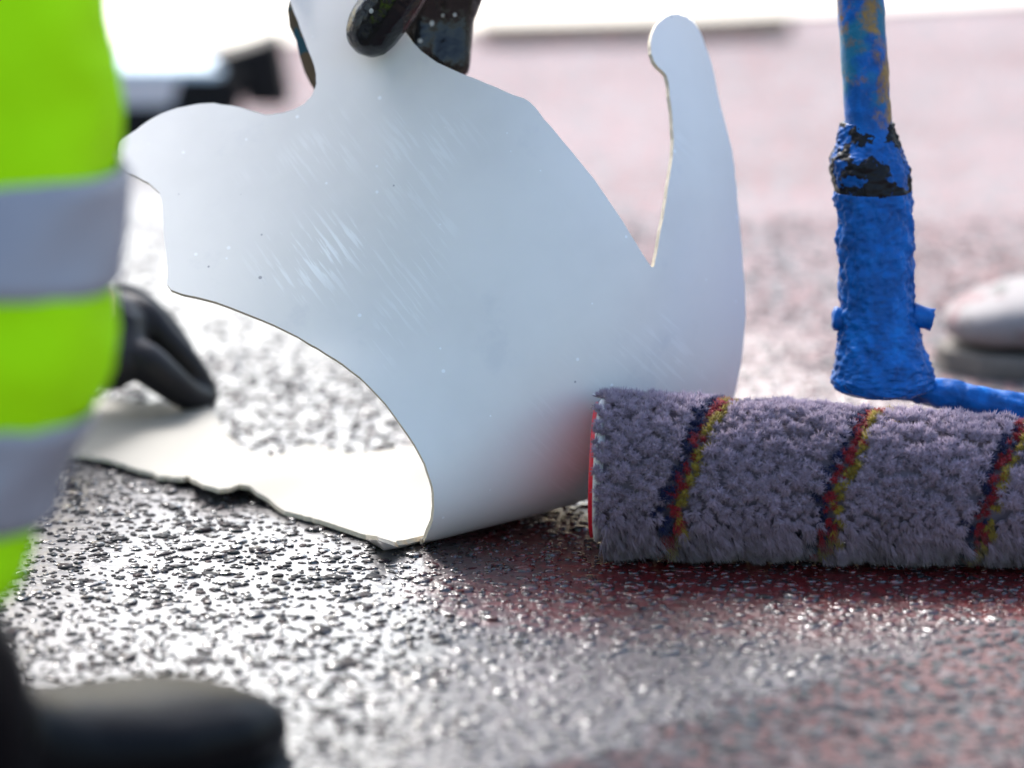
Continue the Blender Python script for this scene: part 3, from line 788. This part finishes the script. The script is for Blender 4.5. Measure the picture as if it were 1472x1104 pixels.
# ================================================================== WORKER WITH THE ROLLER
w2 = empty('person', (.50, 2.28, 0))
tag(w2, 'standing worker in paint-spattered pale shoes gripping the roller pole', 'person')
def spatter():
    m = NT('paint_spattered_shoe'); n = m.noise(42, 4, .6); n2 = m.noise(60, 3, .5)
    c = m.mix(m.step(n, .50, .60), (.20, .185, .187), (.15, .07, .077)); c = m.mix(m.step(n2, .57, .66), c, (.06, .065, .06))
    m.set(Base_Color=c, Roughness=.7); m.bump(n, .4, .003); return m.m
M['shoe'] = spatter()
tp = on_z(1366, 548); 
boot((tp[0], tp[1] + .03, 0), (-.97, -.22), w2, M['shoe'], M['oldsole'], lean=(.0, 0), shaft_h=.14, hscale=.86, sole_h=.010)
boot((tp[0] + .10, tp[1] + .30, 0), (-.98, .1), w2, M['shoe'], M['rubber'], shaft_h=.14)
A1 = np.array([tp[0] + .215, tp[1] + .075, .13]); A2 = np.array([tp[0] + .315, tp[1] + .28, .13])
fused('trousers', [chain([(*A1, .065), (A1[0] - .01, A1[1] + .0, .48, .075), (A1[0] + .05, A1[1] + .06, .88, .10)]),
                   chain([(*A2, .065), (A2[0] - .02, A2[1], .48, .075), (A2[0] - .01, A2[1] - .04, .88, .10)]),
                   chain([(A1[0] + .05, A1[1] + .06, .90, .115), (A2[0] - .01, A2[1] - .04, .90, .115)])], M['greycloth'], w2, .008, 5, (.012, .08))
hc = (A1 + A2) / 2; hc = np.array([hc[0] + .02, hc[1], 0])
g1 = pa + dirp * .95; g2 = pa + dirp * 1.20
fused('body', [chain([(hc[0], hc[1], .92, .13), (hc[0] - .01, hc[1], 1.15, .13), (hc[0] - .03, hc[1], 1.36, .13), (hc[0] - .04, hc[1], 1.52, .055)]),
               chain([(hc[0] - .03, hc[1] - .18, 1.40, .055), (hc[0] - .02, hc[1], 1.42, .09), (hc[0] - .03, hc[1] + .18, 1.40, .055)]),
               chain([(hc[0] - .03, hc[1] - .19, 1.39, .052), (hc[0] + .0, hc[1] - .24, 1.12, .043), (*(g1 + np.array([.03, 0, .0])), .030)]),
               chain([(hc[0] - .03, hc[1] + .19, 1.39, .052), (hc[0] - .05, hc[1] + .22, 1.16, .043), (*(g2 + np.array([.03, .0, .0])), .030)]),
               ellipsoid((hc[0] - .06, hc[1], 1.66), (.092, .075, .115)), ellipsoid((hc[0] - .15, hc[1], 1.645), (.016, .014, .02)),
               ellipsoid((hc[0] - .05, hc[1] - .075, 1.65), (.02, .012, .03)), ellipsoid((hc[0] - .05, hc[1] + .075, 1.65), (.02, .012, .03))], M['skin'], w2, .009, 4)
fused('jacket', [chain([(hc[0], hc[1], .86, .150), (hc[0] - .01, hc[1], 1.15, .150), (hc[0] - .03, hc[1], 1.34, .148)]),
                 chain([(hc[0] - .03, hc[1] - .18, 1.39, .07), (hc[0] - .02, hc[1], 1.42, .10), (hc[0] - .03, hc[1] + .18, 1.39, .07)]),
                 chain([(hc[0] - .03, hc[1] - .19, 1.39, .068), (hc[0] + .0, hc[1] - .24, 1.12, .058), (*(g1 * .75 + np.array([hc[0], hc[1] - .24, 1.12]) * .25), .046)]),
                 chain([(hc[0] - .03, hc[1] + .19, 1.39, .068), (hc[0] - .05, hc[1] + .22, 1.16, .058), (*(g2 * .75 + np.array([hc[0] - .05, hc[1] + .22, 1.16]) * .25), .046)])], M['greycloth'], w2, .009, 5, (.012, .08))
hv, hf = ellipsoid((hc[0] - .055, hc[1], 1.70), (.125, .105, .10)); hv[:, 2] = np.maximum(hv[:, 2], 1.69)
fused('helmet', [(hv, hf), ellipsoid((hc[0] - .075, hc[1], 1.69), (.15, .12, .010))], M['helmet'], w2, .007, 3)
for g in (g1, g2):
    pp = [chain([(*(g + np.array([.035, 0, 0])), .028), (*(g + np.array([.020, 0, 0])), .026)])]
    for k in range(4):
        z = (k - 1.5) * .019
        q = g + dirp * z
        pp.append(chain([(q[0] + .028, q[1] - .020, q[2], .0105), (q[0] + .004, q[1] - .025, q[2], .0100), (q[0] - .021, q[1] - .012, q[2], .0095), (q[0] - .020, q[1] + .012, q[2], .0085)], 3))
    q = g + dirp * .045
    pp.append(chain([(q[0] + .03, q[1] + .01, q[2] - .02, .013), (q[0] + .012, q[1] + .026, q[2], .0115), (q[0] - .008, q[1] + .024, q[2] + .008, .0100)], 3))
    fused('glove', pp, M['glovem'], w2, .003, 3)

# ================================================================== THINGS BEHIND
b0 = on_z(300, 196)
tt = empty('tool_tray', tuple(b0)); tag(tt, 'small black plastic tool tray with an arched handle on the road', 'tray')
sc = np.linalg.norm(b0 - np.array([0, 0, CAMH])) / FPX       # metres per photo pixel there
X = lambda px: (px - 736) * sc; Zt = lambda py: (196 - py) * sc
V, F = join([box(((X(130) + X(330)) / 2, b0[1], .011), (X(330) - X(130), .10, .016)), box(((X(130) + X(330)) / 2, b0[1] - .052, .004 + Zt(146) / 2), (X(330) - X(130), .006, Zt(146))), box(((X(130) + X(330)) / 2, b0[1] + .052, .016), (X(330) - X(130), .006, .028)),
             box((X(131), b0[1], .016), (.006, .098, .028))])
bevel(link('base', mesh_py('base', V, F), M['blackplast'], tt, smooth=False), .002)
V, F = join([box((X(300), b0[1], Zt(150)), (X(356) - X(262), .09, Zt(86) - Zt(192)), 0)])
V = [(x + (z - .0) * .25 - .006, y, z) for x, y, z in V]
bevel(link('handle_post', mesh_py('handle_post', V, F), M['blackplast'], tt, smooth=False), .003)
pts = [(X(286), Zt(112)), (X(325), Zt(72)), (X(404), Zt(46)), (X(420), Zt(146)), (X(362), Zt(146)), (X(352), Zt(118)), (X(325), Zt(130))]
V = [(x, b0[1] - .03, z) for x, z in pts] + [(x, b0[1] + .03, z) for x, z in pts]; k = len(pts)
F = [tuple(range(k)), tuple(range(2 * k - 1, k - 1, -1))] + [((i + 1) % k, i, i + k, (i + 1) % k + k) for i in range(k)]
bevel(link('handle', mesh_py('handle', V, F), M['blackplast'], tt, smooth=False), .003)
tb = empty('paint_tub', (X(245), b0[1], .02)); tag(tb, 'white paint tub with pale blue lid standing in the black tray', 'tub')
def rect_ring(x0, x1, y0, y1, z, r=.008, n=5):
    out = []
    for cx, cy, a0 in ((x1 - r, y1 - r, 0), (x0 + r, y1 - r, 90), (x0 + r, y0 + r, 180), (x1 - r, y0 + r, 270)):
        for k in range(n): a = R(a0 + 90 * k / (n - 1)); out.append((cx + r * math.cos(a), cy + r * math.sin(a), z))
    return np.array(out)
xa, xb, ya, yb = X(150), X(322), b0[1] - .045, b0[1] + .045
V, F = loft([rect_ring(xa + .004, xb - .004, ya + .004, yb - .004, .0195), rect_ring(xa + .001, xb - .001, ya + .001, yb - .001, Zt(100))]); link('tub', mesh_py('tub', V, F), M['tubwhite'], tb, smooth=False)
V, F = loft([rect_ring(xa - .002, xb + .004, ya - .002, yb + .002, Zt(100) + .0005), rect_ring(xa - .002, xb + .004, ya - .002, yb + .002, Zt(91)), rect_ring(xa, xb + .002, ya, yb, Zt(88))]); link('lid', mesh_py('lid', V, F), M['lid'], tb, smooth=False)

la, lb = on_z(690, 62), on_z(1132, 50)
dl = (lb - la); ll = np.linalg.norm(dl); ang = math.atan2(dl[1], dl[0])
V, F = box(((la + lb) / 2 + np.array([0, 0, .0115])), (ll, .035, .014), ang)
lt = bevel(link('lath', mesh_py('lath', V, F), M['wood'], smooth=False), .0015); tag(lt, 'thin brown wooden lath lying along the white road marking', 'lath')

# stained strip taped behind the neck of the curled stencil
sl = [(424, -30), (416, 0), (413, 15), (416, 38), (426, 58), (431, 82), (438, 104), (446, 120), (455, 134), (475, 120), (470, 60), (450, 0), (440, -30)]
sv_ = [np.array(on_y(x, y, HP[1] + .030)) for x, y in sl]; k = len(sv_)
V = sv_ + [v + np.array([.0, .0025, 0]) for v in sv_]
F = [tuple(range(k)), tuple(range(2 * k - 1, k - 1, -1))] + [((i + 1) % k, i, i + k, (i + 1) % k + k) for i in range(k)]
m_ = NT('stained_strip'); n_ = m_.noise(70, 4)
m_.set(Base_Color=m_.mix(m_.step(n_, .56, .6), (.13, .10, .075), (.02, .10, .17)), Roughness=.7)
sp_ = link('stained_strip', mesh_py('stained_strip', V, F), m_.m, st, smooth=False)
